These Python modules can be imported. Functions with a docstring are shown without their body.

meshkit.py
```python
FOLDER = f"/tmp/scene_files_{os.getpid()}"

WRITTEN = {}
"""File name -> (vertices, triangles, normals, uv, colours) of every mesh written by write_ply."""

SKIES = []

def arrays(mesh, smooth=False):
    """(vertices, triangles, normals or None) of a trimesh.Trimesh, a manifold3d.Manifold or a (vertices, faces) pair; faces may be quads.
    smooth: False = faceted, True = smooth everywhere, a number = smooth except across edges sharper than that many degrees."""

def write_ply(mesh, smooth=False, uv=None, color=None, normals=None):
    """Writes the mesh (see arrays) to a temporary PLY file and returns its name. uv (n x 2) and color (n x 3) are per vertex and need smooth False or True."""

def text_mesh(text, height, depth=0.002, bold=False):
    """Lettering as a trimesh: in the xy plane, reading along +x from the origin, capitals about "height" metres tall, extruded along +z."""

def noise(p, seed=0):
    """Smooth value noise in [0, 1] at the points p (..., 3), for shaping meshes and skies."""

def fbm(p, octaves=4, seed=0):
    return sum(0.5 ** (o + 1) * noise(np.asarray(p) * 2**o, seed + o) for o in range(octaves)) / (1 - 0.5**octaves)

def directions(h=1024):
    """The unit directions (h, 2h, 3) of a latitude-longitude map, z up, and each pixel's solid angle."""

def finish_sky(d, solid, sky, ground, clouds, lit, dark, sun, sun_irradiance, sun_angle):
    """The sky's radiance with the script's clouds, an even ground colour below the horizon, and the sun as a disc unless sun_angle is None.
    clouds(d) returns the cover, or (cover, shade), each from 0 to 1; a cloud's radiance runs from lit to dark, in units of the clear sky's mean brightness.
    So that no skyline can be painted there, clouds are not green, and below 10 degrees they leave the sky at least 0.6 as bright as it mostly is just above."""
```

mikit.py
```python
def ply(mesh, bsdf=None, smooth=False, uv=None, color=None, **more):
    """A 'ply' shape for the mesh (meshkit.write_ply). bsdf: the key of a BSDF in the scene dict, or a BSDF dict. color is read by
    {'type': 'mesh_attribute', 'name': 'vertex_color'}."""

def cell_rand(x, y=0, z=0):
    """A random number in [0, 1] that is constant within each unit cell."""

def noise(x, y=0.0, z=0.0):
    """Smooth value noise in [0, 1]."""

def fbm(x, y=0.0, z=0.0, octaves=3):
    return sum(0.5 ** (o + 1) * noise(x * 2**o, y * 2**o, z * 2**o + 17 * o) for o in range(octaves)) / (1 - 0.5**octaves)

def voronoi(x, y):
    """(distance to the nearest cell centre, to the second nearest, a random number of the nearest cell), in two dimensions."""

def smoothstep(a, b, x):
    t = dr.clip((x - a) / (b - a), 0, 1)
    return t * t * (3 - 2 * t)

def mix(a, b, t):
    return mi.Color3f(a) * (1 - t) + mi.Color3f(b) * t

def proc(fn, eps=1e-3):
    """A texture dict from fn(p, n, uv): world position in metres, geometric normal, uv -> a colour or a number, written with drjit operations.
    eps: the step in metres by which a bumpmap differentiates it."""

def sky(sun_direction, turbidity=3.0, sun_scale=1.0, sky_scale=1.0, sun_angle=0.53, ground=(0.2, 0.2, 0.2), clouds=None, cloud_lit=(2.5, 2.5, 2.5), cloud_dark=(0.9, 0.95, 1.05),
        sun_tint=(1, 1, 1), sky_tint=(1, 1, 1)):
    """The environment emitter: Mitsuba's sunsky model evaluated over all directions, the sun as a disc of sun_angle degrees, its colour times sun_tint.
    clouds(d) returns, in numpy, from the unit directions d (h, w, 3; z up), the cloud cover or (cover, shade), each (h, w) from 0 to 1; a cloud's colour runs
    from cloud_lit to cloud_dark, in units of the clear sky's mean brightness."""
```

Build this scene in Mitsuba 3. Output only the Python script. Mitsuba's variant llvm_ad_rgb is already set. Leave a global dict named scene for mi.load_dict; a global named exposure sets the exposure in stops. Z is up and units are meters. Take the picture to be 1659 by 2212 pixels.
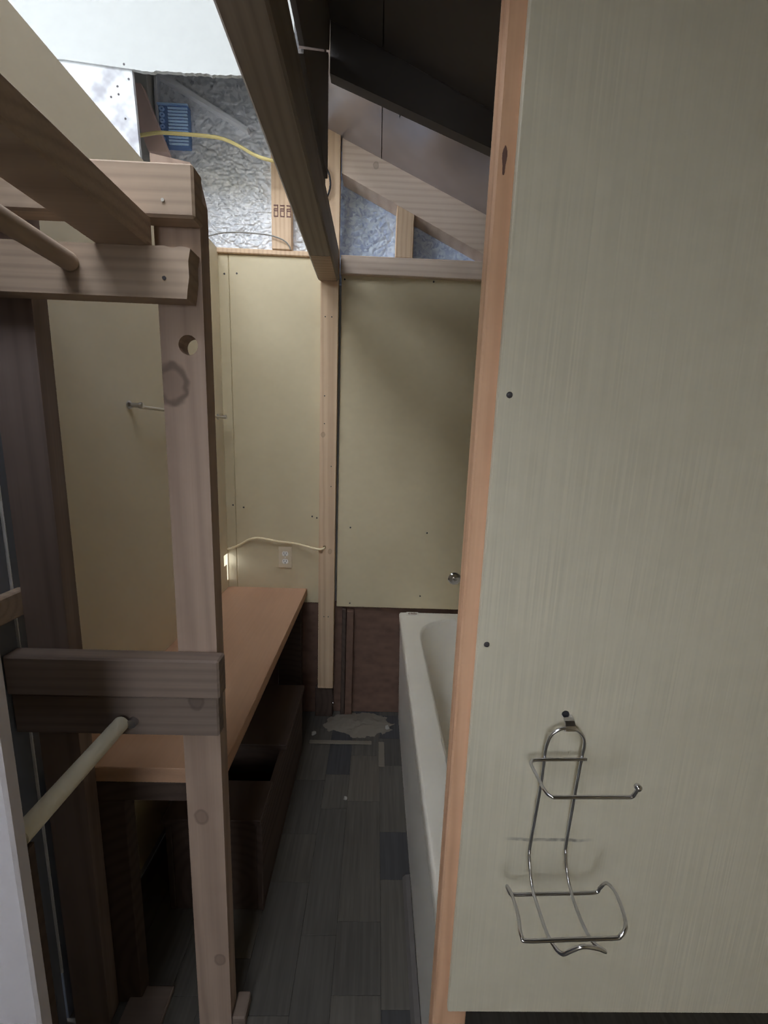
import math, random
import numpy as np, trimesh, manifold3d as m3, mitsuba as mi, drjit as dr
import mikit, meshkit
from mikit import proc, fbm, noise, smoothstep, mix
from shapely.geometry import Polygon, LineString, box as sbox

random.seed(7)
T = mi.ScalarTransform4f
scene, labels = {}, {}
exposure = 5.65

# ------------------------------------------------------------------ camera, sky
# world: x right, y into the room, z up; the camera stands at the origin, 1.55 m above the floor
PITCH, ROLL, YAW = math.radians(10.2), math.radians(-2.05), math.radians(1.27)
cp, sp, cr, sr, cy_, sy_ = math.cos(PITCH), math.sin(PITCH), math.cos(ROLL), math.sin(ROLL), math.cos(YAW), math.sin(YAW)
fwd = np.array([sy_ * cp, cy_ * cp, -sp]); rgt = np.array([cy_, -sy_, 0.0]); dwn = np.cross(fwd, rgt)
up = -(-rgt * sr + dwn * cr)
eye = np.array([0, 0, 1.55])
scene['camera'] = {'type': 'perspective', 'fov_axis': 'x', 'fov': 2 * math.degrees(math.atan(829.5 / 889.0)), 'near_clip': 0.02,
                   'to_world': T().look_at(origin=eye.tolist(), target=(eye + fwd).tolist(), up=up.tolist())}


def overcast(d):
    n = meshkit.fbm(d * 2.2, 4, 3)
    return 0.93 + 0.07 * n, 0.55 * n


scene['sky'] = mikit.sky((-0.4, -0.3, 0.85), turbidity=4.0, sun_scale=0.0, sky_scale=1.0, ground=(0.35, 0.35, 0.34), clouds=overcast,
                         cloud_lit=(1.55, 1.62, 1.72), cloud_dark=(1.2, 1.3, 1.42))

# ------------------------------------------------------------------ materials


def mat(key, tex, rough=0.6, spec=0.35, **more):
    base = tex if isinstance(tex, dict) else {'type': 'rgb', 'value': list(tex)}
    scene[key] = {'type': 'twosided', 'bsdf': {'type': 'principled', 'base_color': base, 'roughness': rough, 'specular': spec, **more}}


def wood(key, light, dark, axis, pith=(0.03, 0.05), freq=230.0, tilt=0.02, knots=(), rough=0.62, grey=0.0):
    """Sawn softwood: growth rings about a slightly tilted pith, fine fibres along the board, knots where the boards have them."""
    order = {'x': (0, 1, 2), 'y': (1, 0, 2), 'z': (2, 0, 1)}[axis]

    def fn(p, n, uv):
        q = (p.x, p.y, p.z)
        a, b, c = (q[i] for i in order)
        wob = 0.02 * noise(a * 1.7, b * 5, c * 5) + 0.006 * noise(a * 9, b * 22, c * 22)
        r = dr.sqrt(dr.square(b - pith[0] + tilt * a + wob) + dr.square(c - pith[1] + 0.5 * wob))
        ring = 0.5 + 0.5 * dr.sin(r * freq)
        fine = fbm(a * 5, b * 260, c * 260, 2)
        blot = fbm(a * 3.0, b * 9, c * 9, 3)
        t = 0.38 * ring * ring + 0.35 * (fine - 0.35) + 0.35 * (blot - 0.4)
        col = mix(light, dark, dr.clip(t, 0, 1))
        for kx, ky, kz, kr in knots:
            d = dr.sqrt(dr.square(p.x - kx) + dr.square(p.y - ky) + 0.6 * dr.square(p.z - kz)) / kr + 0.25 * (noise(p.x * 90, p.y * 90, p.z * 90) - 0.5)
            k = 1 - smoothstep(0.75, 1.15, d)
            rim = smoothstep(0.6, 0.9, d) * (1 - smoothstep(0.95, 1.2, d))
            col = mix(col, mi.Color3f(dark) * 0.8, 0.5 * k)
            col = mix(col, mi.Color3f(dark) * 0.4, (0.6 if kr > 0.025 else 0.25) * rim)
        return col
    mat(key, proc(fn), rough, 0.3)


def paint(key, a, b, streak=0.0, rough=0.55, smudge=None):
    def fn(p, n, uv):
        t = 0.7 * fbm(p.x * 2.1, p.y * 2.1, p.z * 2.1, 3) + 0.3 * fbm(p.x * 40, p.y * 40, p.z * 40, 2)
        if streak:
            s = noise(p.x * 420 + 4 * noise(p.x * 9, p.z * 2.0), p.y * 30, p.z * 6.0)
            t = t + streak * (s - 0.5) * fbm(p.x * 5, p.y * 5, p.z * 1.5, 2)
        col = mix(a, b, dr.clip(t, 0, 1))
        if smudge:
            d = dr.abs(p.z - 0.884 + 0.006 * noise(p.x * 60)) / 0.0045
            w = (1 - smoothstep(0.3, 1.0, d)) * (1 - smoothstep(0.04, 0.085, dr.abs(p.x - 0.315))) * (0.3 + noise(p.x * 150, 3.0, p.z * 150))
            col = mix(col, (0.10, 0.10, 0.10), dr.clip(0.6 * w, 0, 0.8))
        return col
    mat(key, proc(fn), rough, 0.35)


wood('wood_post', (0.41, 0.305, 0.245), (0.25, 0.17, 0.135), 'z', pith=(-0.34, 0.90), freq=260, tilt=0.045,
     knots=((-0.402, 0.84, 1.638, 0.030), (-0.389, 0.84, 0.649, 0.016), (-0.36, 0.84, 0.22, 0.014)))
wood('wood_post_shaded', (0.24, 0.185, 0.165), (0.15, 0.112, 0.10), 'z', pith=(-0.70, 0.92), freq=300, tilt=0.02)  # post wood darkened to stand in for shade on the left post
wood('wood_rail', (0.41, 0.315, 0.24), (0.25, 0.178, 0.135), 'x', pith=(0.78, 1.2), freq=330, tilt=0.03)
wood('wood_rail_shaded', (0.20, 0.155, 0.13), (0.125, 0.092, 0.08), 'x', pith=(0.78, 1.0), freq=330, tilt=0.03, knots=((-0.373, 0.808, 0.976, 0.016),))  # rail wood darkened, shade on the lower rails painted in
wood('wood_rail_part_shaded', (0.23, 0.175, 0.145), (0.14, 0.105, 0.09), 'x', pith=(0.77, 1.12), freq=300, tilt=0.03)  # slightly lighter rail copy, shade still put into the colour
wood('wood_beam', (0.27, 0.24, 0.21), (0.18, 0.15, 0.13), 'y', pith=(-0.3, 2.3), freq=260)
wood('wood_pale', (0.64, 0.48, 0.33), (0.46, 0.30, 0.19), 'z', pith=(-0.2, 2.1), freq=300, tilt=0.01,
     knots=((-0.268, 2.07, 1.555, 0.010), (-0.227, 2.07, 0.961, 0.011)))
wood('wood_plate', (0.64, 0.53, 0.44), (0.48, 0.36, 0.28), 'x', pith=(2.1, 2.0), freq=240, knots=((-0.045, 2.08, 2.742, 0.012),))
wood('wood_orange', (0.70, 0.43, 0.28), (0.54, 0.29, 0.17), 'z', pith=(0.19, 0.64), freq=520, tilt=0.006, rough=0.5)
wood('wood_table', (0.52, 0.32, 0.21), (0.39, 0.22, 0.14), 'y', pith=(-0.5, 0.2), freq=120)
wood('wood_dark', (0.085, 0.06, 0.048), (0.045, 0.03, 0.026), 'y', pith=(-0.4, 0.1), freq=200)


def osb(p, n, uv):
    a = fbm(p.x * 30, p.y * 30, p.z * 30, 3); b = noise(p.x * 12, p.y * 5, p.z * 45)
    return mix((0.19, 0.115, 0.085), (0.085, 0.05, 0.04), dr.clip(0.7 * a + 0.5 * (b - 0.4), 0, 1))


mat('brown_board', proc(osb), 0.8)
paint('cream_paint', (0.60, 0.52, 0.355), (0.53, 0.455, 0.305))
paint('cream_left', (0.72, 0.645, 0.50), (0.64, 0.57, 0.435))
paint('partition_paint', (0.64, 0.595, 0.485), (0.54, 0.505, 0.41), streak=1.2, rough=0.5, smudge=True)
paint('white_board', (0.41, 0.425, 0.42), (0.37, 0.385, 0.38), rough=0.7)


def plaster(p, n, uv):
    t = fbm(p.x * 14, p.y * 14, p.z * 14, 4)
    return mix((0.50, 0.52, 0.54), (0.31, 0.31, 0.34), smoothstep(0.42, 0.72, t))


mat('rough_plaster', proc(plaster), 0.8)


def flakes(p, n, uv):
    return fbm(p.x * 38, p.y * 38, p.z * 38, 2) * 0.65 + noise(p.x * 110, 3.0, p.z * 110) * 0.35


def foil_col(p, n, uv):
    v = mikit.voronoi(p.x * 75 + 2 * noise(p.x * 40, p.z * 40), p.z * 75 + 2 * noise(p.z * 40, p.x * 40, 5.0))
    return mix((0.84, 0.86, 0.90), (0.46, 0.49, 0.54), dr.clip(0.65 * v[2] * v[2] + 0.7 * (fbm(p.x * 30, p.y * 30, p.z * 30, 3) - 0.35), 0, 1))


scene['foil'] = {'type': 'twosided', 'bsdf': {'type': 'bumpmap', 'arbitrary': {'type': 'proc', **{k: v for k, v in proc(flakes, 2e-3).items() if k != 'type'}}, 'scale': 0.016,
                 'bsdf': {'type': 'principled', 'base_color': proc(foil_col), 'roughness': 0.5, 'metallic': 0.25, 'specular': 0.5}}}
def foil_skylit_col(p, n, uv):  # same foil, with bluish sky light painted into its colour
    v = mikit.voronoi(p.x * 95 + 2 * noise(p.x * 50, p.z * 50), p.z * 95 + 2 * noise(p.z * 50, p.x * 50, 5.0))
    return mix((0.72, 0.84, 1.0), (0.36, 0.46, 0.72), dr.clip(0.8 * v[2] + 0.5 * (fbm(p.x * 40, p.y * 40, p.z * 40, 3) - 0.5), 0, 1))


scene['foil_skylit'] = {'type': 'twosided', 'bsdf': {'type': 'bumpmap', 'arbitrary': {'type': 'proc', **{k: v for k, v in proc(flakes, 2e-3).items() if k != 'type'}}, 'scale': 0.016,
                      'bsdf': {'type': 'principled', 'base_color': proc(foil_skylit_col), 'roughness': 0.45, 'metallic': 0.05, 'specular': 0.5}}}


def deck_col(p, n, uv):
    return mix((0.52, 0.49, 0.51), (0.36, 0.33, 0.335), fbm(p.x * 7, p.y * 7, p.z * 7, 3))


mat('deck_metal', proc(deck_col), 0.3, 0.5, metallic=0.6)
mat('dark_board_and_shade', (0.13, 0.12, 0.117), 0.8)  # dark boarding; also paints the shade on near deck and rafter
mat('door_blue_grey', (0.17, 0.19, 0.23), 0.6)
mat('white_door', (0.58, 0.55, 0.58), 0.5)
mat('enamel', (0.80, 0.77, 0.70), 0.18, 0.5, clearcoat=0.5)
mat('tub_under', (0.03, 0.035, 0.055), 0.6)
mat('apron_white', (0.70, 0.68, 0.64), 0.3, 0.5)
mat('rod_paint', (0.66, 0.62, 0.50), 0.5)
mat('rod_brown', (0.42, 0.33, 0.26), 0.6)
mat('chrome', (0.60, 0.60, 0.63), 0.12, 0.5, metallic=1.0)
mat('steel_dull', (0.45, 0.45, 0.46), 0.35, 0.5, metallic=1.0)
mat('bar_metal', (0.50, 0.48, 0.43), 0.4, 0.5, metallic=0.5)
mat('dark_hole', (0.02, 0.02, 0.025), 0.8)
mat('screw', (0.05, 0.045, 0.05), 0.5)
mat('cable_yellow', (0.72, 0.62, 0.28), 0.45)
mat('cable_cream', (0.86, 0.76, 0.52), 0.4)
mat('wire_grey', (0.25, 0.25, 0.24), 0.5)
mat('wire_black', (0.02, 0.02, 0.025), 0.45)
mat('outlet_plate', (0.62, 0.54, 0.40), 0.35)
mat('outlet_face', (0.80, 0.79, 0.75), 0.3)
mat('vent_skylit', (0.50, 0.72, 1.0), 0.45)  # sky light on the vent painted in as a blue base colour
mat('vent_dark', (0.16, 0.27, 0.52), 0.6)
mat('ink', (0.16, 0.085, 0.07), 0.7)
mat('batten_light', (0.72, 0.74, 0.78), 0.6)
mat('slit_light', (0.82, 0.82, 0.84), 0.3)  # pale colour stands in for light at a wall gap
mat('brace_wood', (0.62, 0.45, 0.40), 0.6)
mat('loft_wall', (0.45, 0.44, 0.42), 0.8)
mat('dust', (0.19, 0.168, 0.138), 0.9)
mat('dust_light', (0.34, 0.33, 0.31), 0.9)
mat('label_white', (0.74, 0.72, 0.66), 0.5)
mat('floor_base', (0.07, 0.068, 0.065), 0.7)
FLOOR_TONES = [(0.088, 0.082, 0.073), (0.078, 0.074, 0.068), (0.108, 0.098, 0.084), (0.054, 0.055, 0.059), (0.094, 0.084, 0.074)]
for i, c in enumerate(FLOOR_TONES):
    def fl(p, n, uv, c=c, i=i):
        t = fbm(p.x * 120 + i * 7, p.y * 7, 0.0, 3)
        u = fbm(p.x * 3, p.y * 3 + i, 2.0, 2)
        return mi.Color3f(c) * (0.62 + 0.4 * t + 0.5 * u)
    mat(f'floor_{i}', proc(fl), 0.55, 0.4)

# ------------------------------------------------------------------ helpers


def numbered(name):
    used = set(scene) | set(labels) | {k[:len(name)] for k in scene if k.startswith(name + '__')}
    if name not in used:
        return name
    i = 1
    while True:
        k = f'{name}_{i:03d}'
        if k not in scene and k not in labels and not any(s.startswith(k + '__') for s in scene):
            return k
        i += 1


def tag(key, label=None, cat=None, group=None, kind=None):
    labels[key] = {k: v for k, v in dict(label=label, category=cat, group=group, kind=kind).items() if v}
    return key


def part(parent, name, mesh, m, smooth=30, label=None):
    base = f'{parent}__{name}'
    k, i = base, 0
    while k in scene:
        i += 1
        k = f'{base}_{i:03d}'
    scene[k] = mikit.ply(mesh, m, smooth=smooth)
    if label:
        labels[k] = {'label': label}
    return k


def thing(name, label, cat, mesh=None, m=None, smooth=30, group=None):
    k = numbered(name)
    tag(k, label, cat, group)
    if mesh is not None:
        scene[k] = mikit.ply(mesh, m, smooth=smooth)
    return k


def struct(name, mesh=None, m=None, label=None, smooth=30):
    labels[name] = {'kind': 'structure', **({'label': label} if label else {})}
    if mesh is not None:
        scene[name] = mikit.ply(mesh, m, smooth=smooth)
    return name


def box(x0, x1, y0, y1, z0, z1, b=0.003):
    lo, hi = np.array([x0, y0, z0], float), np.array([x1, y1, z1], float)
    b = min(b, 0.3 * (hi - lo).min())
    pts = []
    for s in np.ndindex(2, 2, 2):
        s = np.array(s)
        c = np.where(s, hi, lo)
        d = np.where(s, -b, b)
        for k in range(3):
            q = c + d
            q[k] = c[k]
            pts.append(q)
    return trimesh.convex.convex_hull(np.array(pts))


def prism(poly, a0, a1, plane='xz', b=0.0):
    """A polygon in a plane, given its thickness along the third axis."""
    if not isinstance(poly, Polygon):
        poly = Polygon(poly)
    m = trimesh.creation.extrude_polygon(poly, a1 - a0, engine='earcut')
    v = m.vertices.copy()
    if plane == 'xz':
        w = np.c_[v[:, 0], v[:, 2] + a0, v[:, 1]]
    elif plane == 'yz':
        w = np.c_[v[:, 2] + a0, v[:, 0], v[:, 1]]
    else:
        w = np.c_[v[:, 0], v[:, 1], v[:, 2] + a0]
    m = trimesh.Trimesh(w, m.faces, process=False)
    m.fix_normals()
    return m


def spline(pts, n=12, closed=False):
    p = np.array(pts, float)
    if closed:
        p = p[:-1] if np.allclose(p[0], p[-1]) else p
    N = len(p)
    out = []
    for i in range(N if closed else N - 1):
        a, b, c, d = (p[(i + k) % N] if closed else p[min(max(i + k, 0), N - 1)] for k in (-1, 0, 1, 2))
        for t in np.linspace(0, 1, n, endpoint=False):
            out.append(0.5 * ((2 * b) + (-a + c) * t + (2 * a - 5 * b + 4 * c - d) * t * t + (-a + 3 * b - 3 * c + d) * t ** 3))
    if not closed:
        out.append(p[-1])
    return np.array(out)


def tube(pts, r, sides=10, closed=False):
    p = np.asarray(pts, float)
    n = len(p)
    t = (np.roll(p, -1, 0) - np.roll(p, 1, 0)) if closed else np.gradient(p, axis=0)
    t /= np.linalg.norm(t, axis=1, keepdims=True) + 1e-12
    a = np.cross(t[0], [0.3, 0.2, 0.93]); a /= np.linalg.norm(a)
    A = []
    for i in range(n):
        a = a - t[i] * (a @ t[i]); a /= np.linalg.norm(a)
        A.append(a)
    A = np.array(A); B = np.cross(t, A)
    ang = np.arange(sides) * 2 * np.pi / sides
    rr = np.broadcast_to(r, (n,))[:, None, None]
    v = (p[:, None] + rr * (np.cos(ang)[None, :, None] * A[:, None] + np.sin(ang)[None, :, None] * B[:, None])).reshape(-1, 3)
    f = []
    for i in range(n if closed else n - 1):
        j = (i + 1) % n
        for k in range(sides):
            l = (k + 1) % sides
            f += [[i * sides + k, i * sides + l, j * sides + l], [i * sides + k, j * sides + l, j * sides + k]]
    if not closed:
        v = np.vstack([v, p[:1], p[-1:]])
        for k in range(sides):
            l = (k + 1) % sides
            f += [[n * sides, l, k], [n * sides + 1, (n - 1) * sides + k, (n - 1) * sides + l]]
    m = trimesh.Trimesh(v, np.array(f), process=False)
    return m


def disc(c, r, axis, depth, sides=14, dome=False):
    """A short plug or screw head along an axis (x, y or z; it sticks out by depth along the signed axis)."""
    prof = [(0, 0), (r, 0), (r * 0.9, depth * 0.7), (r * 0.5, depth), (0, depth)] if dome else [(0, 0), (r, 0), (r, depth), (0, depth)]
    m = trimesh.creation.revolve(np.array(prof), sections=sides)
    rot = {'x': [0, math.pi / 2, 0], '-x': [0, -math.pi / 2, 0], '-y': [math.pi / 2, 0, 0], 'z': [0, 0, 0]}[axis]
    m.apply_transform(trimesh.transformations.euler_matrix(*rot))
    m.apply_translation(c)
    return m


def lathe(prof, c, axis, sides=32):
    m = trimesh.creation.revolve(np.array(prof, float), sections=sides)
    rot = {'x': [0, math.pi / 2, 0], '-y': [math.pi / 2, 0, 0], 'z': [0, 0, 0]}[axis]
    m.apply_transform(trimesh.transformations.euler_matrix(*rot))
    m.apply_translation(c)
    return m


def minus(mesh, *cut):
    def mf(t):
        return m3.Manifold(m3.Mesh(np.asarray(t.vertices, np.float32), np.asarray(t.faces, np.uint32)))
    t = trimesh.Trimesh(mesh.vertices, mesh.faces, process=True)
    a = mf(t)
    for c in cut:
        a = a - mf(trimesh.Trimesh(c.vertices, c.faces, process=True))
    o = a.to_mesh()
    return trimesh.Trimesh(o.vert_properties[:, :3], o.tri_verts, process=False)


def cyl(p0, p1, r, sides=20):
    return trimesh.creation.cylinder(radius=r, segment=np.array([p0, p1], float), sections=sides)


cat = trimesh.util.concatenate

# ------------------------------------------------------------------ the shell
# floor: a base with wood-block vinyl pieces on it, each its own piece
FX0, FX1, FY0, FY1 = -0.80, 1.30, -1.9, 2.20
struct('floor', box(FX0, FX1, FY0, FY1, -0.06, -0.004, 0), 'floor_base', 'dark grey patchwork wood-look floor')
rnd = random.Random(11)
x = -0.78
strip = 0
while x < 0.20:
    w = rnd.choice([0.09, 0.11, 0.14])
    y = 0.30 - rnd.random() * 0.2
    while y < 2.16:
        l = rnd.choice([0.18, 0.26, 0.34, 0.45])
        y1 = min(y + l, 2.18)
        part('floor', 'plank', box(x + 0.0003, x + w - 0.0003, y + 0.0003, y1 - 0.0003, -0.0045, rnd.uniform(-0.0004, 0.0), 0.0003), f'floor_{rnd.choice([0, 0, 1, 1, 2, 3, 4])}', smooth=False)
        y = y1
    x += w
    strip += 1
# rest of the floor, outside the view
part('floor', 'plank', box(0.22, 1.28, -1.5, 2.18, -0.0045, 0.0, 0.0005), 'floor_0', smooth=False)
part('floor', 'plank', box(-0.78, 0.22, -1.5, 0.08, -0.0045, 0.0, 0.0005), 'floor_1', smooth=False)

# back wall -----------------------------------------------------------------
WB = struct('wall_back', None, None, 'far wall of cream panels below exposed insulation and framing')
part(WB, 'sheathing', minus(box(-2.7, 1.3, 2.20, 2.24, 0, 4.85, 0), box(-1.1, -0.785, 2.1, 2.3, 0.6, 1.1, 0)), 'loft_wall', smooth=False)
part(WB, 'panel', box(-0.800, -0.7215, 2.108, 2.12, 0.66, 2.366), 'cream_paint', label='narrow cream corner strip')
part(WB, 'panel', box(-0.720, -0.283, 2.108, 2.12, 0.66, 2.366), 'cream_paint', label='cream panel left of the post')
part(WB, 'panel', box(-0.192, 1.00, 2.100, 2.112, 0.645, 2.33), 'cream_paint', label='cream panel above the bathtub')
part(WB, 'ledge', box(-0.800, -0.285, 2.095, 2.14, 2.366, 2.388), 'wood_pale')
part(WB, 'insulation', box(-1.55, -0.285, 2.135, 2.16, 2.385, 3.30, 0), 'foil', label='silvery insulation board')
part(WB, 'insulation', box(-0.285, 1.0, 2.175, 2.195, 2.28, 2.90, 0), 'foil_skylit', label='sparkling insulation board with bluish sky light painted in')
part(WB, 'board', box(-0.800, -0.285, 2.112, 2.135, 0.0, 0.66), 'brown_board', label='dark brown board under the table')
part(WB, 'board', box(-0.205, 1.0, 2.122, 2.145, 0.0, 0.66), 'brown_board', label='dark brown board beside the bathtub')
part(WB, 'plate', box(-0.195, 0.95, 2.076, 2.174, 2.292, 2.372), 'wood_plate', label='horizontal wooden plate above the panel')
part(WB, 'stud', box(0.056, 0.137, 2.08, 2.174, 2.372, 2.64), 'wood_pale', label='short stud between two insulation fields')
part(WB, 'stud', box(-0.514, -0.424, 2.09, 2.135, 2.388, 2.86), 'wood_pale', label='pale stud with dark stamped marks')
part(WB, 'stud', box(-0.135, -0.097, 2.085, 2.122, 0.0, 0.625), 'brown_board')
part(WB, 'stud', box(-0.160, -0.138, 2.092, 2.122, 0.0, 0.635), 'wood_dark')
part(WB, 'foot_block', box(-0.300, -0.205, 2.075, 2.112, 0.0, 0.18), 'wood_dark')
part(WB, 'stud', box(-1.107, -1.035, 2.08, 2.136, 2.39, 3.30), 'loft_wall', label='grey stud beside the white plaster')
part(WB, 'batten', box(-1.022, -1.008, 2.110, 2.136, 2.76, 3.09), 'batten_light')
p0, p1 = np.array([-1.0, 3.058]), np.array([-0.62, 2.868])
dn = np.array([0.19, 0.38]); dn /= np.linalg.norm(dn)
part(WB, 'batten', prism([p0, p1, p1 + dn * 0.012, p0 + dn * 0.02], 2.10, 2.136), 'batten_light', smooth=False)
for sx, sz in ((-0.741, 2.280), (-0.683, 2.284), (-0.733, 1.182), (-0.679, 1.172), (-0.326, 1.135), (-0.302, 1.128)):
    part(WB, 'screw', disc((sx, 2.1085, sz), 0.0042, '-y', 0.0015), 'screw')
for sx, sz in ((-0.177, 2.276), (0.242, 2.283), (-0.126, 1.084), (0.276, 1.067), (-0.12, 0.667), (0.257, 0.718)):
    part(WB, 'screw', disc((sx, 2.1005, sz), 0.0042, '-y', 0.0015), 'screw')
# the stamped marks: three boxed marks, too blurred to read as letters
for i in range(3):
    sx, sz = -0.503 + 0.029 * i, 2.522
    g = sbox(sx, sz, sx + 0.020, sz + 0.050).difference(sbox(sx + 0.0035, sz + 0.005, sx + 0.0165, sz + 0.023)).difference(sbox(sx + 0.0035, sz + 0.028, sx + 0.0165, sz + 0.031)).difference(sbox(sx, sz + 0.036, sx + 0.016, sz + 0.044))
    part(WB, 'stamp', cat([prism(q, 2.0893, 2.0903) for q in getattr(g, 'geoms', [g])]), 'ink', smooth=False)
# diagonal brace with a pinkish end
part(WB, 'brace', prism([(-1.075, 2.985), (-1.045, 2.985), (-0.945, 2.735), (-1.03, 2.735), (-1.075, 2.86)], 2.045, 2.0795), 'brace_wood', smooth=False, label='pinkish diagonal brace')

# the far post, part of the wall framing, carries the beam
post = prism([(-0.285, 0.18), (-0.203, 0.18), (-0.203, 2.868), (-0.285, 2.902)], 2.068, 2.112)
post = minus(post, cyl((-0.256, 2.0, 0.982), (-0.256, 2.13, 0.982), 0.008))
FP = thing('wall_post', 'tall pale wooden post on the far wall under the end of the ceiling beam', 'post', post, 'wood_pale', smooth=False)
for sx, sz, sr_ in ((-0.262, 1.609, 0.003), (-0.262, 1.74, 0.003), (-0.232, 2.10, 0.003), (-0.262, 2.10, 0.003), (-0.255, 0.60, 0.003), (-0.232, 0.60, 0.003), (-0.226, 1.40, 0.003), (-0.226, 1.30, 0.0025)):
    part(FP, 'nail', disc((sx, 2.0685, sz), sr_, '-y', 0.001, 8), 'screw')

# left wall -----------------------------------------------------------------
WL = struct('wall_left', None, None, 'cream left wall behind the wooden frame')
hole = box(-0.9, -0.7, 2.050, 2.104, 0.868, 0.925, 0)
hole2 = box(-0.9, -0.7, 2.088, 2.104, 0.78, 0.875, 0)
part(WL, 'panel', minus(box(-0.780, -0.768, 0.886, 2.108, 0.05, 2.388, 0.002), hole, hole2), 'cream_left', smooth=False)
part(WL, 'batten', box(-0.782, -0.771, 0.8525, 0.8855, 0.0, 2.385, 0.001), 'door_blue_grey')
part(WL, 'frame', box(-0.815, -0.780, 0.858, 2.00, 0.0, 2.385, 0.001), 'loft_wall', smooth=False)
part(WL, 'light_slit', box(-0.776, -0.7675, 0.8475, 0.8505, 0.16, 1.50, 0.0005), 'slit_light', label='thin bright strip standing in for the line of light at the panel edge')  # bright strip painted in for the line of light at this gap
struct('door_1', box(-0.815, -0.770, -0.2, 0.847, 0.0, 2.385), 'door_blue_grey', 'dark blue-grey door left of the frame')
struct('wall_left_rear', box(-0.815, -0.770, -1.9, -0.2, 0.0, 2.385), 'cream_paint')

# loft over the neighbouring space: its floor, walls and roof with the skylight opening
LL = struct('wall_loft_left', None, None, 'left loft wall with an added unseen window opening')
LY0, LY1, LZ0, LZ1 = -0.50, 1.70, 2.55, 3.70  # window opening added out of view to light the attic side
part(LL, 'board', box(-2.75, -2.70, -1.9, LY0, 2.30, 4.85, 0), 'white_board')
part(LL, 'board', box(-2.75, -2.70, LY1, 2.24, 2.30, 4.85, 0), 'white_board')
part(LL, 'board', box(-2.75, -2.70, LY0, LY1, 2.30, LZ0, 0), 'white_board')
part(LL, 'board', box(-2.75, -2.70, LY0, LY1, LZ1, 4.85, 0), 'white_board')
struct('ceiling_loft_floor', box(-2.75, -0.815, -1.9, 2.20, 2.31, 2.385, 0), 'loft_wall')
SKX0, SKX1, SKY0, SKY1, ZC = -2.60, 0.40, -1.75, 0.55, 4.75
CE = struct('ceiling_loft', None, None, 'white loft ceiling around the skylight')
part(CE, 'board', box(-2.75, SKX0, -1.9, 2.24, ZC, ZC + 0.06, 0), 'white_board')
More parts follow.
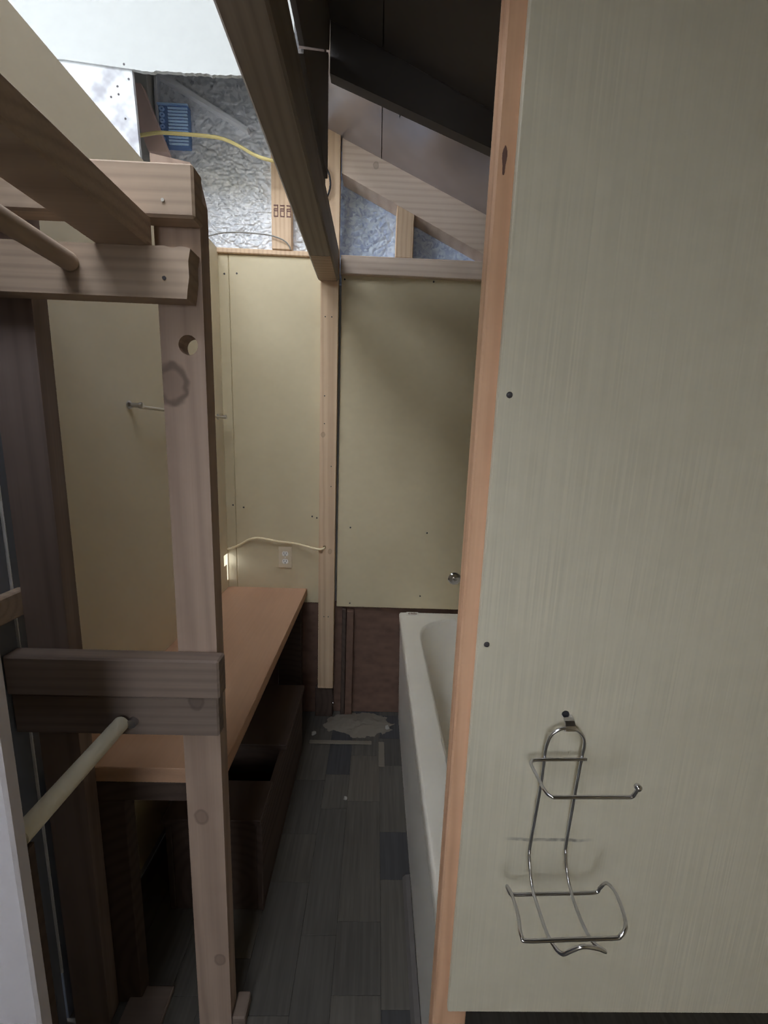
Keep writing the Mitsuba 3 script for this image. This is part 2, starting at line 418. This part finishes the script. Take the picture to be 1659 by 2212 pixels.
part(CE, 'board', box(SKX1, 0.60, -1.9, 2.24, ZC, ZC + 0.06, 0), 'white_board')
part(CE, 'board', box(SKX0, SKX1, -1.9, SKY0, ZC, ZC + 0.06, 0), 'white_board')
part(CE, 'board', box(SKX0, SKX1, SKY1, 2.24, ZC, ZC + 0.06, 0), 'white_board')
WX0, WX1, WZ0, WZ1 = -0.76, -0.02, 1.25, 2.30  # rear window added out of view to brighten the partition panel
RW = struct('wall_rear', None, None, 'wall behind the camera with an added unseen window')
part(RW, 'panel', box(-2.75, WX0, -1.95, -1.9, 0, 4.85, 0), 'cream_paint')
part(RW, 'panel', box(WX1, 1.35, -1.95, -1.9, 0, 4.85, 0), 'cream_paint')
part(RW, 'panel', box(WX0, WX1, -1.95, -1.9, 0, WZ0, 0), 'cream_paint')
part(RW, 'panel', box(WX0, WX1, -1.95, -1.9, WZ1, 4.85, 0), 'cream_paint')
struct('added_window_1', cat([box(WX0, WX0 + 0.04, -1.945, -1.89, WZ0, WZ1), box(WX1 - 0.04, WX1, -1.945, -1.89, WZ0, WZ1), box(WX0, WX1, -1.945, -1.88, WZ0, WZ0 + 0.03), box(WX0, WX1, -1.945, -1.89, WZ1 - 0.04, WZ1)]), 'white_door')
struct('wall_side_right', box(1.25, 1.30, -1.9, 2.24, 0, 3.0, 0), 'cream_paint')

# white bulkhead board facing the room, its lower edge torn
rb = np.random.default_rng(5)
xs = np.linspace(-0.976, -0.36, 60)
K = 1.80 / 1.85
edge = [(x, 2.886 + 0.004 * (meshkit.noise(np.array([x * 40, 0, 0])) - 0.5) + 0.002 * rb.uniform(-1, 1)) for x in xs]
BH = struct('wall_bulkhead', None, None, 'bright white board high above the beam')


def sc(pts):
    return [(px_ * K, 1.55 + (pz_ - 1.55) * K) for px_, pz_ in pts]


part(BH, 'board', prism([(-2.7, 4.75)] + sc([(-2.76, 2.90), (-1.224, 2.908)] + edge) + [(-0.35, 4.75)], 1.795, 1.808), 'white_board', smooth=False)
left = [(-1.9, 2.39), (-0.958, 2.39), (-0.968, 2.70), (-0.9765, 2.90), (-1.9, 2.94)]
part(BH, 'plaster', prism(sc(left), 1.801, 1.815), 'rough_plaster', smooth=False, label='rough white plaster patch with nail holes')
for sx, sz in ((-1.001, 2.903), (-1.034, 2.834), (-1.032, 2.808), (-1.012, 2.728), (-1.061, 2.798), (-0.99, 2.86)):
    part(BH, 'nail_hole', disc((sx * K, 1.7955 if sz > 2.9 else 1.8015, 1.55 + (sz - 1.55) * K), 0.004, '-y', 0.001, 9), 'screw')

# lean-to roof over the bath side: deck sheets on rafters
SLOPE = 0.42


def deck_z(x):
    return 2.769 + SLOPE * (-0.021 - x)


RD = struct('ceiling', None, None, 'dark sloping roof deck over the bathtub')
for xa, xb in ((-0.30, -0.0225), (-0.0195, 0.62), (0.623, 1.32)):
    part(RD, 'sheet', prism([(xa, deck_z(xa)), (xb, deck_z(xb)), (xb, deck_z(xb) + 0.02), (xa, deck_z(xa) + 0.02)], 1.556, 2.20), 'deck_metal', smooth=False)
    part(RD, 'shaded_sheet', prism([(xa, deck_z(xa)), (xb, deck_z(xb)), (xb, deck_z(xb) + 0.02), (xa, deck_z(xa) + 0.02)], -1.9, 1.554), 'dark_board_and_shade', smooth=False)  # near part of the same deck, its shade painted in as dark colour
part(RD, 'cover', prism([(-0.30, deck_z(-0.30) + 0.022), (1.32, deck_z(1.32) + 0.022), (1.32, deck_z(1.32) + 0.04), (-0.30, deck_z(-0.30) + 0.04)], -1.9, 2.24), 'dark_board_and_shade', smooth=False)
for sx, sy in ((0.045, 1.78), (0.055, 1.75), (0.12, 1.72), (0.125, 1.70)):
    part(RD, 'nail_tip', lathe([(0, -0.012), (0.004, 0), (0, 0.001)], (sx, sy, deck_z(sx)), 'z', 7), 'screw')
far = [(-0.196, 2.705), (0.461, 2.403), (1.0, 2.155), (1.0, deck_z(1.0)), (-0.196, deck_z(-0.196))]
part(RD, 'rafter', prism(far, 2.078, 2.174), 'wood_plate', smooth=False, label='lit sloping rafter above the sky-tinted insulation')
near = [(-0.19, 2.697), (0.356, 2.506), (1.2, 2.16), (1.2, deck_z(1.2)), (-0.19, deck_z(-0.19))]
part(RD, 'rafter', prism(near, 1.555, 1.593), 'dark_board_and_shade', smooth=False, label='near rafter with its shade painted in as dark colour')  # shade on this rafter is put into its dark material
part(RD, 'rafter', prism([(-0.19, deck_z(-0.19) - 0.13), (1.2, deck_z(1.2) - 0.13), (1.2, deck_z(1.2)), (-0.19, deck_z(-0.19))], 0.95, 0.988), 'wood_dark', smooth=False)

# ceiling beam and the dark boards standing on it
B = thing('ceiling_beam', 'large weathered ceiling beam running back to the far post', 'beam')
part(B, 'timber', box(-0.298, -0.204, -1.6, 2.068, 2.255, 2.396, 0.006), 'wood_beam', smooth=False)
part(B, 'scuffed_end', box(-0.290, -0.210, 1.80, 2.066, 2.2535, 2.26, 0.001), 'wood_rail', smooth=False, label='paler worn end of the underside')
SB = struct('wall_over_beam', None, None, 'dark boarding standing on the ceiling beam')
part(SB, 'board', prism([(1.10, 2.396), (1.555, 2.396), (1.555, 2.745), (1.54, 2.742), (1.104, 2.408)], -0.206, -0.194, 'yz'), 'dark_board_and_shade', smooth=False)
part(SB, 'board', prism([(-1.6, 2.396), (0.93, 2.400), (1.00, 2.405), (1.095, 2.407), (1.545, 2.752), (1.555, 2.80), (1.555, 2.862), (-1.6, 2.862)], -0.203, -0.191, 'yz'), 'dark_board_and_shade', smooth=False)
part(SB, 'panel', box(0.55, 0.57, -1.9, 2.24, 2.56, 4.80, 0), 'dark_board_and_shade')
part(SB, 'cripple_stud', box(-0.290, -0.206, 1.555, 1.593, 2.396, 2.86), 'wood_dark')

# right partition: panel screwed to a stud -----------------------------------
WR = struct('wall_right', None, None, 'pale green-grey partition panel on an orange stud')
part(WR, 'panel', box(0.166, 1.26, 0.590, 0.601, 0.497, 2.40, 0.0015), 'partition_paint', smooth=False)
part(WR, 'stud', box(0.1415, 0.205, 0.6015, 0.638, 0.0, 2.75, 0.003), 'wood_orange', smooth=False, label='orange bare wooden stud edge')
part(WR, 'top_rail', box(0.205, 1.25, 0.6015, 0.638, 2.33, 2.40, 0.003), 'wood_orange', smooth=False)
for sx, sz in ((0.182, 1.615), (0.180, 1.240)):
    part(WR, 'screw', disc((sx, 0.5905, sz), 0.0046, '-y', 0.0022, dome=True), 'screw')
part(WR, 'bolt_hole', disc((0.317, 0.5903, 1.1225), 0.0062, '-y', 0.0008), 'dark_hole')
kn = prism(Polygon([(0.1525 + 0.0028 * math.cos(a) * (1 + 0.3 * math.sin(3 * a)), 1.908 + 0.017 * math.sin(a)) for a in np.linspace(0, 2 * np.pi, 20)[:-1]]), 0.6008, 0.6018)
part(WR, 'knot', kn, 'ink', smooth=False)

# ------------------------------------------------------------------ the wooden frame at the left
F = thing('wooden_frame', 'rough wooden frame of posts and rails at the left, one post with a hole', 'frame')
pr = prism([(-0.421, 0.0), (-0.337, 0.0), (-0.337, 1.965), (-0.350, 2.022), (-0.421, 2.034)], 0.840, 0.879)
pr = minus(pr, cyl((-0.3685, 0.80, 1.712), (-0.3685, 0.90, 1.712), 0.0185, 24))
part(F, 'post', pr, 'wood_post', smooth=False, label='right post with a round hole and a knot')
part(F, 'post', prism([(-0.745, 0.0), (-0.657, 0.0), (-0.657, 2.03), (-0.745, 2.03)], 0.841, 0.880), 'wood_post_shaded', smooth=False)
part(F, 'rail', box(-0.766, -0.330, 0.801, 0.840, 1.915, 2.000, 0.004), 'wood_rail', smooth=False)
rough_end = [(-0.766, 1.783), (-0.350, 1.783), (-0.3475, 1.80), (-0.344, 1.82), (-0.3445, 1.845), (-0.340, 1.866), (-0.356, 1.8695), (-0.372, 1.866), (-0.385, 1.869), (-0.43, 1.8675), (-0.766, 1.868)]
part(F, 'rail', prism(rough_end, 0.801, 0.840), 'wood_rail', smooth=False, label='rail with a broken end')
part(F, 'rail', box(-0.766, -0.319, 0.799, 0.840, 0.987, 1.076, 0.004), 'wood_rail_part_shaded', smooth=False)
part(F, 'rail', box(-0.766, -0.3265, 0.808, 0.840, 0.890, 0.985, 0.004), 'wood_rail_shaded', smooth=False)
part(F, 'side_beam', box(-0.508, -0.410, -0.3, 0.812, 1.868, 1.918, 0.004), 'wood_rail', smooth=False, label='flat beam running toward the camera')
part(F, 'side_rail', box(-0.7695, -0.745, 0.542, 0.862, 1.149, 1.205, 0.003), 'wood_rail', smooth=False)
part(F, 'screw', disc((-0.383, 0.8005, 1.94), 0.003, '-y', 0.002, 8), 'steel_dull')
part(F, 'screw', disc((-0.388, 0.8008, 1.816), 0.0035, '-y', 0.001, 8), 'screw')

rod = thing('closet_rod', 'thick round brown rod meeting the broken upper rail', 'rod', cat([tube(np.linspace((-0.5335, 0.541, 1.836), (-0.552, 0.799, 1.836), 6), 0.0165, 24)]), 'rod_brown')
rod2 = thing('closet_rod', 'cream painted round rod between the white door edge and the lower rail', 'rod')
part(rod2, 'pole', tube(np.linspace((-0.531, 0.541, 0.926), (-0.531, 0.799, 0.926), 6), 0.0165, 24), 'rod_paint')
part(rod2, 'socket', lathe([(0, 0), (0.010, 0), (0.010, 0.012), (0, 0.012)], (-0.509, 0.8075, 0.926), '-y', 20), 'steel_dull')

# near white door edge at the left
D2 = struct('door_2', None, None, 'white door edge close to the camera')
part(D2, 'leaf', box(-0.768, -0.514, 0.515, 0.540, 0.0, 2.03, 0.004), 'white_door')
part(D2, 'stop', box(-0.560, -0.520, 0.5405, 0.556, 0.0, 0.905, 0.002), 'wood_dark')

# ------------------------------------------------------------------ table
TB = thing('table', 'long wooden desk top against the left wall behind the frame', 'table')
part(TB, 'tabletop', box(-0.767, -0.352, 0.882, 2.107, 0.700, 0.741, 0.002), 'wood_table', smooth=False)
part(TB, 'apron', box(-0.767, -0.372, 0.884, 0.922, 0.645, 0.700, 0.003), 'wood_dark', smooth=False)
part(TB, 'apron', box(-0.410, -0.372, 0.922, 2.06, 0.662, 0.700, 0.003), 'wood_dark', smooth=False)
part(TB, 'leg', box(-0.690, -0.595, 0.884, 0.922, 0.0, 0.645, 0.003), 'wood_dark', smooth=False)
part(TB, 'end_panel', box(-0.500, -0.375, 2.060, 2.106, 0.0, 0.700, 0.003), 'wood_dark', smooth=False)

ST = thing('step_bench', 'low dark wooden step with two boards on the floor under the table', 'step')
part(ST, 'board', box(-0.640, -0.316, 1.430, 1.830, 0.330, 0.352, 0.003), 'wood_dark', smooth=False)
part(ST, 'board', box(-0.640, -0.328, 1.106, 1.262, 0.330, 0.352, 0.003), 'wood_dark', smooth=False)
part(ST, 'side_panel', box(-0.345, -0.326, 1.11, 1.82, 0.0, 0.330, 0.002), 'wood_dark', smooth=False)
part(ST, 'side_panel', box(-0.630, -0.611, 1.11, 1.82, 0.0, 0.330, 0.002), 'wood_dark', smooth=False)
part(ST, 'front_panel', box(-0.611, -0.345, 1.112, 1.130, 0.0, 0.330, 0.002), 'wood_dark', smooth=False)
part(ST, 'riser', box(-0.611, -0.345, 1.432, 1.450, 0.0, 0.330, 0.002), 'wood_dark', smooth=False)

# ------------------------------------------------------------------ bathtub


def ring(x0, x1, y0, y1, r, z, n=10):
    pts = []
    for cx, cy, a0 in ((x1 - r, y1 - r, 0), (x0 + r, y1 - r, 90), (x0 + r, y0 + r, 180), (x1 - r, y0 + r, 270)):
        for a in np.radians(np.linspace(a0, a0 + 90, n)):
            pts.append((cx + r * math.cos(a), cy + r * math.sin(a), z))
    return np.array(pts)


def loft(rings, cap=True):
    n = len(rings[0])
    v = np.vstack(rings)
    f = []
    for i in range(len(rings) - 1):
        for k in range(n):
            l = (k + 1) % n
            f += [[i * n + k, i * n + l, (i + 1) * n + l], [i * n + k, (i + 1) * n + l, (i + 1) * n + k]]
    if cap:
        v = np.vstack([v, rings[-1].mean(0)])
        b = (len(rings) - 1) * n
        f += [[b + k, b + (k + 1) % n, len(v) - 1] for k in range(n)]
    return trimesh.Trimesh(v, np.array(f), process=False)


BT = thing('bathtub', 'white enamel bathtub behind the partition on the right', 'bathtub')
X0, X1, Y0, Y1, ZR = 0.147, 0.905, 0.640, 2.095, 0.628
shell = [ring(X0 + 0.002, X1 - 0.002, Y0, Y1, 0.012, ZR - 0.045), ring(X0, X1, Y0, Y1, 0.012, ZR - 0.012), ring(X0 + 0.003, X1 - 0.003, Y0 + 0.003, Y1 - 0.003, 0.012, ZR - 0.003), ring(X0 + 0.010, X1 - 0.010, Y0 + 0.01, Y1 - 0.01, 0.012, ZR),
         ring(0.228, 0.825, 0.72, 2.022, 0.20, ZR - 0.001), ring(0.235, 0.818, 0.728, 2.015, 0.20, ZR - 0.006), ring(0.243, 0.810, 0.737, 2.007, 0.195, ZR - 0.02), ring(0.262, 0.792, 0.77, 1.985, 0.18, ZR - 0.15),
         ring(0.285, 0.770, 0.84, 1.95, 0.16, ZR - 0.30), ring(0.305, 0.750, 0.90, 1.92, 0.14, ZR - 0.36), ring(0.345, 0.710, 0.96, 1.87, 0.11, ZR - 0.385)]
part(BT, 'basin', loft(shell), 'enamel', smooth=50)
ap = [ring(0.153, 0.163, Y0 + 0.01, Y1 - 0.01, 0.003, 0.60), ring(0.154, 0.164, Y0 + 0.01, Y1 - 0.01, 0.003, 0.54), ring(0.166, 0.178, Y0 + 0.01, Y1 - 0.01, 0.003, 0.10), ring(0.168, 0.180, Y0 + 0.01, Y1 - 0.01, 0.003, 0.0)]
part(BT, 'apron', loft(ap), 'apron_white', smooth=40)
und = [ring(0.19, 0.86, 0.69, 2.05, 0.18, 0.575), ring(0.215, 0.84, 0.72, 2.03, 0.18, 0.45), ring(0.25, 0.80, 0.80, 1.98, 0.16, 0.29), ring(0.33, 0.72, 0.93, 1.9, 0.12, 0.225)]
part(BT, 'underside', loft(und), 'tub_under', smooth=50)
lab = prism(sbox(0.186, 2.048, 0.250, 2.092), ZR - 0.0002, ZR + 0.0012, 'xy')
k = part(BT, 'sticker', lab, 'label_white', smooth=False, label='small white sticker on the rim')
el = LineString([(0.218 + 0.021 * math.cos(a), 2.07 + 0.011 * math.sin(a)) for a in np.linspace(0, 2 * np.pi, 30)]).buffer(0.002).union(LineString([(0.208, 2.07), (0.228, 2.07)]).buffer(0.0018))
part(k, 'print', cat([prism(q, ZR + 0.001, ZR + 0.0016, 'xy') for q in getattr(el, 'geoms', [el])]), 'ink', smooth=False)
thing('floor_moulding', 'dark wooden strip on the floor along the bathtub apron', 'moulding', prism([(0.140, 0.0), (0.1655, 0.0), (0.1655, 0.014), (0.150, 0.012)], 0.50, 1.22), 'dark_board_and_shade', smooth=False)

# chrome flange on the panel over the tub
FL = thing('pipe_flange', 'round chrome pipe flange on the panel over the bathtub', 'flange')
part(FL, 'plate', lathe([(0.012, 0.0), (0.034, 0.0), (0.034, 0.003), (0.028, 0.008), (0.016, 0.010), (0.012, 0.010), (0.012, 0.0)], (0.436, 2.100, 0.822), '-y'), 'chrome')
part(FL, 'pipe_stub', lathe([(0, 0), (0.012, 0.0), (0.012, 0.016), (0.009, 0.018), (0.008, 0.012), (0, 0.012)], (0.436, 2.100, 0.822), '-y'), 'chrome')

# ------------------------------------------------------------------ small things on the walls
OU = thing('power_outlet', 'cream double power outlet low on the far cream panel', 'outlet')
part(OU, 'plate', box(-0.501, -0.431, 2.102, 2.1085, 0.853, 0.969, 0.002), 'outlet_plate')
for zc in (0.890, 0.932):
    g = Polygon([(-0.466 + 0.0165 * math.cos(a), zc + max(-0.0125, min(0.0125, 0.0165 * math.sin(a)))) for a in np.linspace(0, 2 * np.pi, 36)[:-1]])
    r_ = part(OU, 'receptacle', prism(g, 2.1000, 2.103), 'outlet_face', smooth=False)
    part(r_, 'slot', box(-0.4735, -0.4715, 2.0993, 2.1005, zc - 0.002, zc + 0.007, 0), 'dark_hole')
    part(r_, 'slot', box(-0.4605, -0.4585, 2.0993, 2.1005, zc - 0.001, zc + 0.006, 0), 'dark_hole')
    part(r_, 'slot', disc((-0.466, 2.1005, zc - 0.0075), 0.0026, '-y', 0.0012, 10), 'dark_hole')
part(OU, 'screw', disc((-0.466, 2.1025, 0.911), 0.003, '-y', 0.001, 10), 'outlet_face')

thing('electric_cable', 'cream cable sagging across the far panel above the outlet', 'cable',
      tube(spline([(-0.766, 2.094, 0.950), (-0.740, 2.096, 0.957), (-0.700, 2.098, 0.975), (-0.655, 2.094, 1.003), (-0.605, 2.088, 1.016), (-0.55, 2.088, 1.010), (-0.508, 2.088, 1.002), (-0.44, 2.094, 0.994), (-0.387, 2.08, 0.990), (-0.31, 2.06, 0.977), (-0.275, 2.058, 0.974), (-0.258, 2.066, 0.979), (-0.256, 2.085, 0.982)]), 0.0055, 10), 'cable_cream')
thing('electric_cable', 'yellow cable hanging loosely across the loft above the wooden frame', 'cable',
      tube(spline([(-1.22, 2.02, 2.77), (-1.10, 2.0, 2.755), (-1.02, 2.0, 2.768), (-0.96, 2.0, 2.778), (-0.88, 2.0, 2.778), (-0.76, 2.0, 2.775), (-0.69, 2.0, 2.767), (-0.62, 2.0, 2.742), (-0.56, 2.0, 2.714), (-0.50, 2.0, 2.698), (-0.42, 2.02, 2.70), (-0.30, 2.05, 2.73)]), 0.0066, 10), 'cable_yellow')
thing('thin_wire', 'thin grey wire arching over the far panel and stamped stud', 'wire',
      tube(spline([(-0.86, 2.08, 2.41), (-0.808, 2.08, 2.424), (-0.73, 2.08, 2.442), (-0.664, 2.08, 2.447), (-0.59, 2.08, 2.446), (-0.515, 2.08, 2.440), (-0.46, 2.08, 2.424), (-0.435, 2.085, 2.405), (-0.428, 2.09, 2.388)]), 0.0028, 8), 'wire_grey')
thing('wire_loop', 'black loop of wire on the upper far post', 'wire',
      tube(spline([(-0.30, 2.06, 2.73), (-0.268, 2.058, 2.715), (-0.25, 2.056, 2.685), (-0.244, 2.056, 2.646), (-0.252, 2.056, 2.61), (-0.268, 2.058, 2.585), (-0.30, 2.06, 2.575)]), 0.004, 8), 'wire_black')

TR = thing('towel_bar', 'small metal towel bar on the left wall behind the holed post', 'towel bar')
for yy in (1.317, 2.033):
    b_ = part(TR, 'bracket', lathe([(0, 0), (0.013, 0), (0.013, 0.004), (0.007, 0.010), (0.007, 0.030), (0.010, 0.036), (0.009, 0.043), (0, 0.046)], (-0.768, yy, 1.622), 'x', 18), 'chrome')
part(TR, 'bar', cyl((-0.735, 1.317, 1.618), (-0.735, 2.033, 1.618), 0.0055, 14), 'bar_metal')

VE = thing('wall_vent', 'louvred vent high on the far gable wall, sky light painted in as blue', 'vent')
part(VE, 'back_plate', box(-1.008, -0.878, 2.110, 2.136, 2.795, 2.955, 0.001), 'vent_dark')
for i in range(12):
    z = 2.803 + i * 0.0125
    m_ = box(-0.965, -0.880, -0.0045, 0.0045, -0.0042, 0.0042, 0.001)
    m_.apply_transform(trimesh.transformations.rotation_matrix(0.6, [1, 0, 0]))
    m_.apply_translation((0, 2.106, z))
    part(VE, 'slat', m_, 'vent_skylit', smooth=False)
part(VE, 'rim', box(-1.010, -0.876, 2.100, 2.112, 2.951, 2.957, 0.001), 'vent_skylit')
for i in range(6):
    z = 2.822 + i * 0.023
    g = Polygon([(-0.992 + 0.011 * math.cos(a), z + 0.009 * math.sin(a)) for a in np.linspace(0, 2 * np.pi, 20)[:-1]])
    g = g.difference(Polygon([(-0.992 + 0.0065 * math.cos(a), z + 0.0045 * math.sin(a)) for a in np.linspace(0, 2 * np.pi, 20)[:-1]]))
    part(VE, 'loop', prism(g, 2.104, 2.111), 'vent_skylit', smooth=False)

# ------------------------------------------------------------------ toilet paper holder
SPINE = [(0.280, 0.452, 0.850), (0.274, 0.465, 0.846), (0.274, 0.487, 0.837), (0.276, 0.520, 0.832), (0.277, 0.548, 0.833), (0.279, 0.568, 0.845), (0.280, 0.580, 0.865), (0.282, 0.584, 0.886), (0.285, 0.578, 1.009), (0.284, 0.575, 1.065), (0.286, 0.574, 1.085), (0.291, 0.574, 1.098), (0.302, 0.574, 1.107), (0.315, 0.574, 1.110), (0.328, 0.574, 1.107), (0.340, 0.574, 1.097), (0.345, 0.574, 1.082), (0.344, 0.575, 1.054), (0.343, 0.579, 0.974), (0.343, 0.584, 0.884), (0.342, 0.580, 0.866), (0.342, 0.568, 0.842), (0.340, 0.548, 0.832), (0.336, 0.520, 0.833), (0.333, 0.487, 0.840), (0.333, 0.465, 0.849), (0.341, 0.452, 0.855), (0.326, 0.448, 0.866), (0.304, 0.446, 0.872), (0.289, 0.448, 0.861)]
ARM = [(0.350, 0.571, 1.057), (0.30, 0.571, 1.0555), (0.268, 0.571, 1.054), (0.2605, 0.568, 1.0535), (0.258, 0.560, 1.053), (0.260, 0.535, 1.051), (0.2615, 0.514, 1.051), (0.267, 0.506, 1.051), (0.275, 0.505, 1.051), (0.32, 0.505, 1.052), (0.375, 0.505, 1.053), (0.381, 0.504, 1.0545), (0.384, 0.503, 1.059), (0.385, 0.500, 1.071)]
BASK = [(0.234, 0.547, 0.840), (0.240, 0.553, 0.822), (0.249, 0.553, 0.816), (0.30, 0.553, 0.818), (0.380, 0.553, 0.8215), (0.389, 0.551, 0.833), (0.392, 0.545, 0.850), (0.389, 0.532, 0.866), (0.385, 0.510, 0.880), (0.375, 0.480, 0.894), (0.365, 0.455, 0.902), (0.358, 0.445, 0.902), (0.351, 0.442, 0.897), (0.343, 0.442, 0.893), (0.29, 0.442, 0.8905), (0.225, 0.442, 0.887), (0.219, 0.446, 0.887), (0.2195, 0.455, 0.8845), (0.226, 0.480, 0.875), (0.235, 0.528, 0.848)]
HO = thing('toilet_paper_holder', 'chrome wire toilet paper holder hanging on the right partition panel', 'toilet paper holder')
part(HO, 'spine_wire', tube(spline(SPINE, 7, True), 0.0025, 12, True), 'chrome')
a_ = part(HO, 'arm', tube(spline(ARM, 7), 0.0025, 12), 'chrome')
ball = trimesh.creation.icosphere(3, 0.0052); ball.apply_translation((0.385, 0.499, 1.075))
part(a_, 'ball_end', ball, 'chrome', smooth=True)
part(HO, 'basket_wire', tube(spline(BASK, 7, True), 0.0025, 12, True), 'chrome')
clip = prism(LineString([(0.5895, 1.121), (0.583, 1.121), (0.578, 1.119), (0.5735, 1.113), (0.572, 1.106), (0.576, 1.103), (0.580, 1.106)]).buffer(0.0009), 0.311, 0.3265, 'yz')
part(HO, 'hook_clip', clip, 'chrome', smooth=25, label='flat chrome hook')

# ------------------------------------------------------------------ debris on the floor


def mound(cx, cy, rx, ry, h, seed, n=34):
    g = np.linspace(-1, 1, n)
    u, v = np.meshgrid(g, g, indexing='ij')
    d = np.sqrt(u * u + v * v)
    P = np.stack([cx + rx * u, cy + ry * v, 0 * u], -1)
    nn = meshkit.fbm(np.stack([P[..., 0] * 18, P[..., 1] * 18, 0 * u], -1), 4, seed)
    z = np.clip(h * (1 - d ** 1.2 - 0.9 * np.abs(nn - 0.5)) * (0.3 + 1.3 * nn) - 0.002, -0.004, None)
    V = np.stack([P[..., 0], P[..., 1], z], -1).reshape(-1, 3)
    i, j = np.meshgrid(np.arange(n - 1), np.arange(n - 1), indexing='ij')
    q = np.stack([i * n + j, (i + 1) * n + j, (i + 1) * n + j + 1, i * n + j + 1], -1).reshape(-1, 4)
    return trimesh.Trimesh(V, np.vstack([q[:, [0, 1, 2]], q[:, [0, 2, 3]]]), process=False)


k = thing('dust_pile', 'heap of pale plaster dust on the floor at the far wall', 'dust', mound(-0.05, 2.015, 0.21, 0.11, 0.035, 3, 56), 'dust', smooth=True)
labels[k]['kind'] = 'stuff'
rc = random.Random(4)
CH = [((-0.395, 2.03), 0.022, 'crumb of white plaster nearest the dark wall foot'), ((-0.285, 1.93), 0.016, 'crumb of white plaster left of the dust heap'), ((0.105, 1.985), 0.016, 'crumb of white plaster between dust heap and bathtub'), ((-0.09, 1.54), 0.010, 'tiny pale crumb alone on the floor beside the bathtub')]
for (cx, cy), s, lb in CH:
    pts = np.random.default_rng(int(abs(cx) * 1000)).normal(size=(14, 3)); pts /= np.linalg.norm(pts, axis=1, keepdims=True)
    hm = trimesh.convex.convex_hull(pts * [s, s, s * 0.6])
    hm.apply_translation((cx, cy, -hm.bounds[0][2]))
    thing('plaster_crumb', lb, 'plaster', hm, 'dust_light', smooth=False)
thing('wood_strip', 'thin pale wooden strip on the floor before the dust heap', 'strip', box(-0.30, 0.02, 1.862, 1.885, 0.0005, 0.008), 'dust', smooth=False)
thing('wood_strip', 'short pale strip on the floor close to the bathtub, pointing along it', 'strip', box(0.055, 0.085, 1.72, 1.88, 0.0005, 0.007), 'dust', smooth=False)
thing('wood_block', 'small brown block at the foot of the holed post', 'block', box(-0.334, -0.300, 0.835, 0.890, 0.0005, 0.035), 'wood_rail_shaded', smooth=False)
thing('scrap_board', 'grey brown scrap board on the floor between the frame posts', 'board', box(-0.63, -0.52, 0.80, 0.91, 0.0005, 0.019), 'wood_rail_shaded', smooth=False)
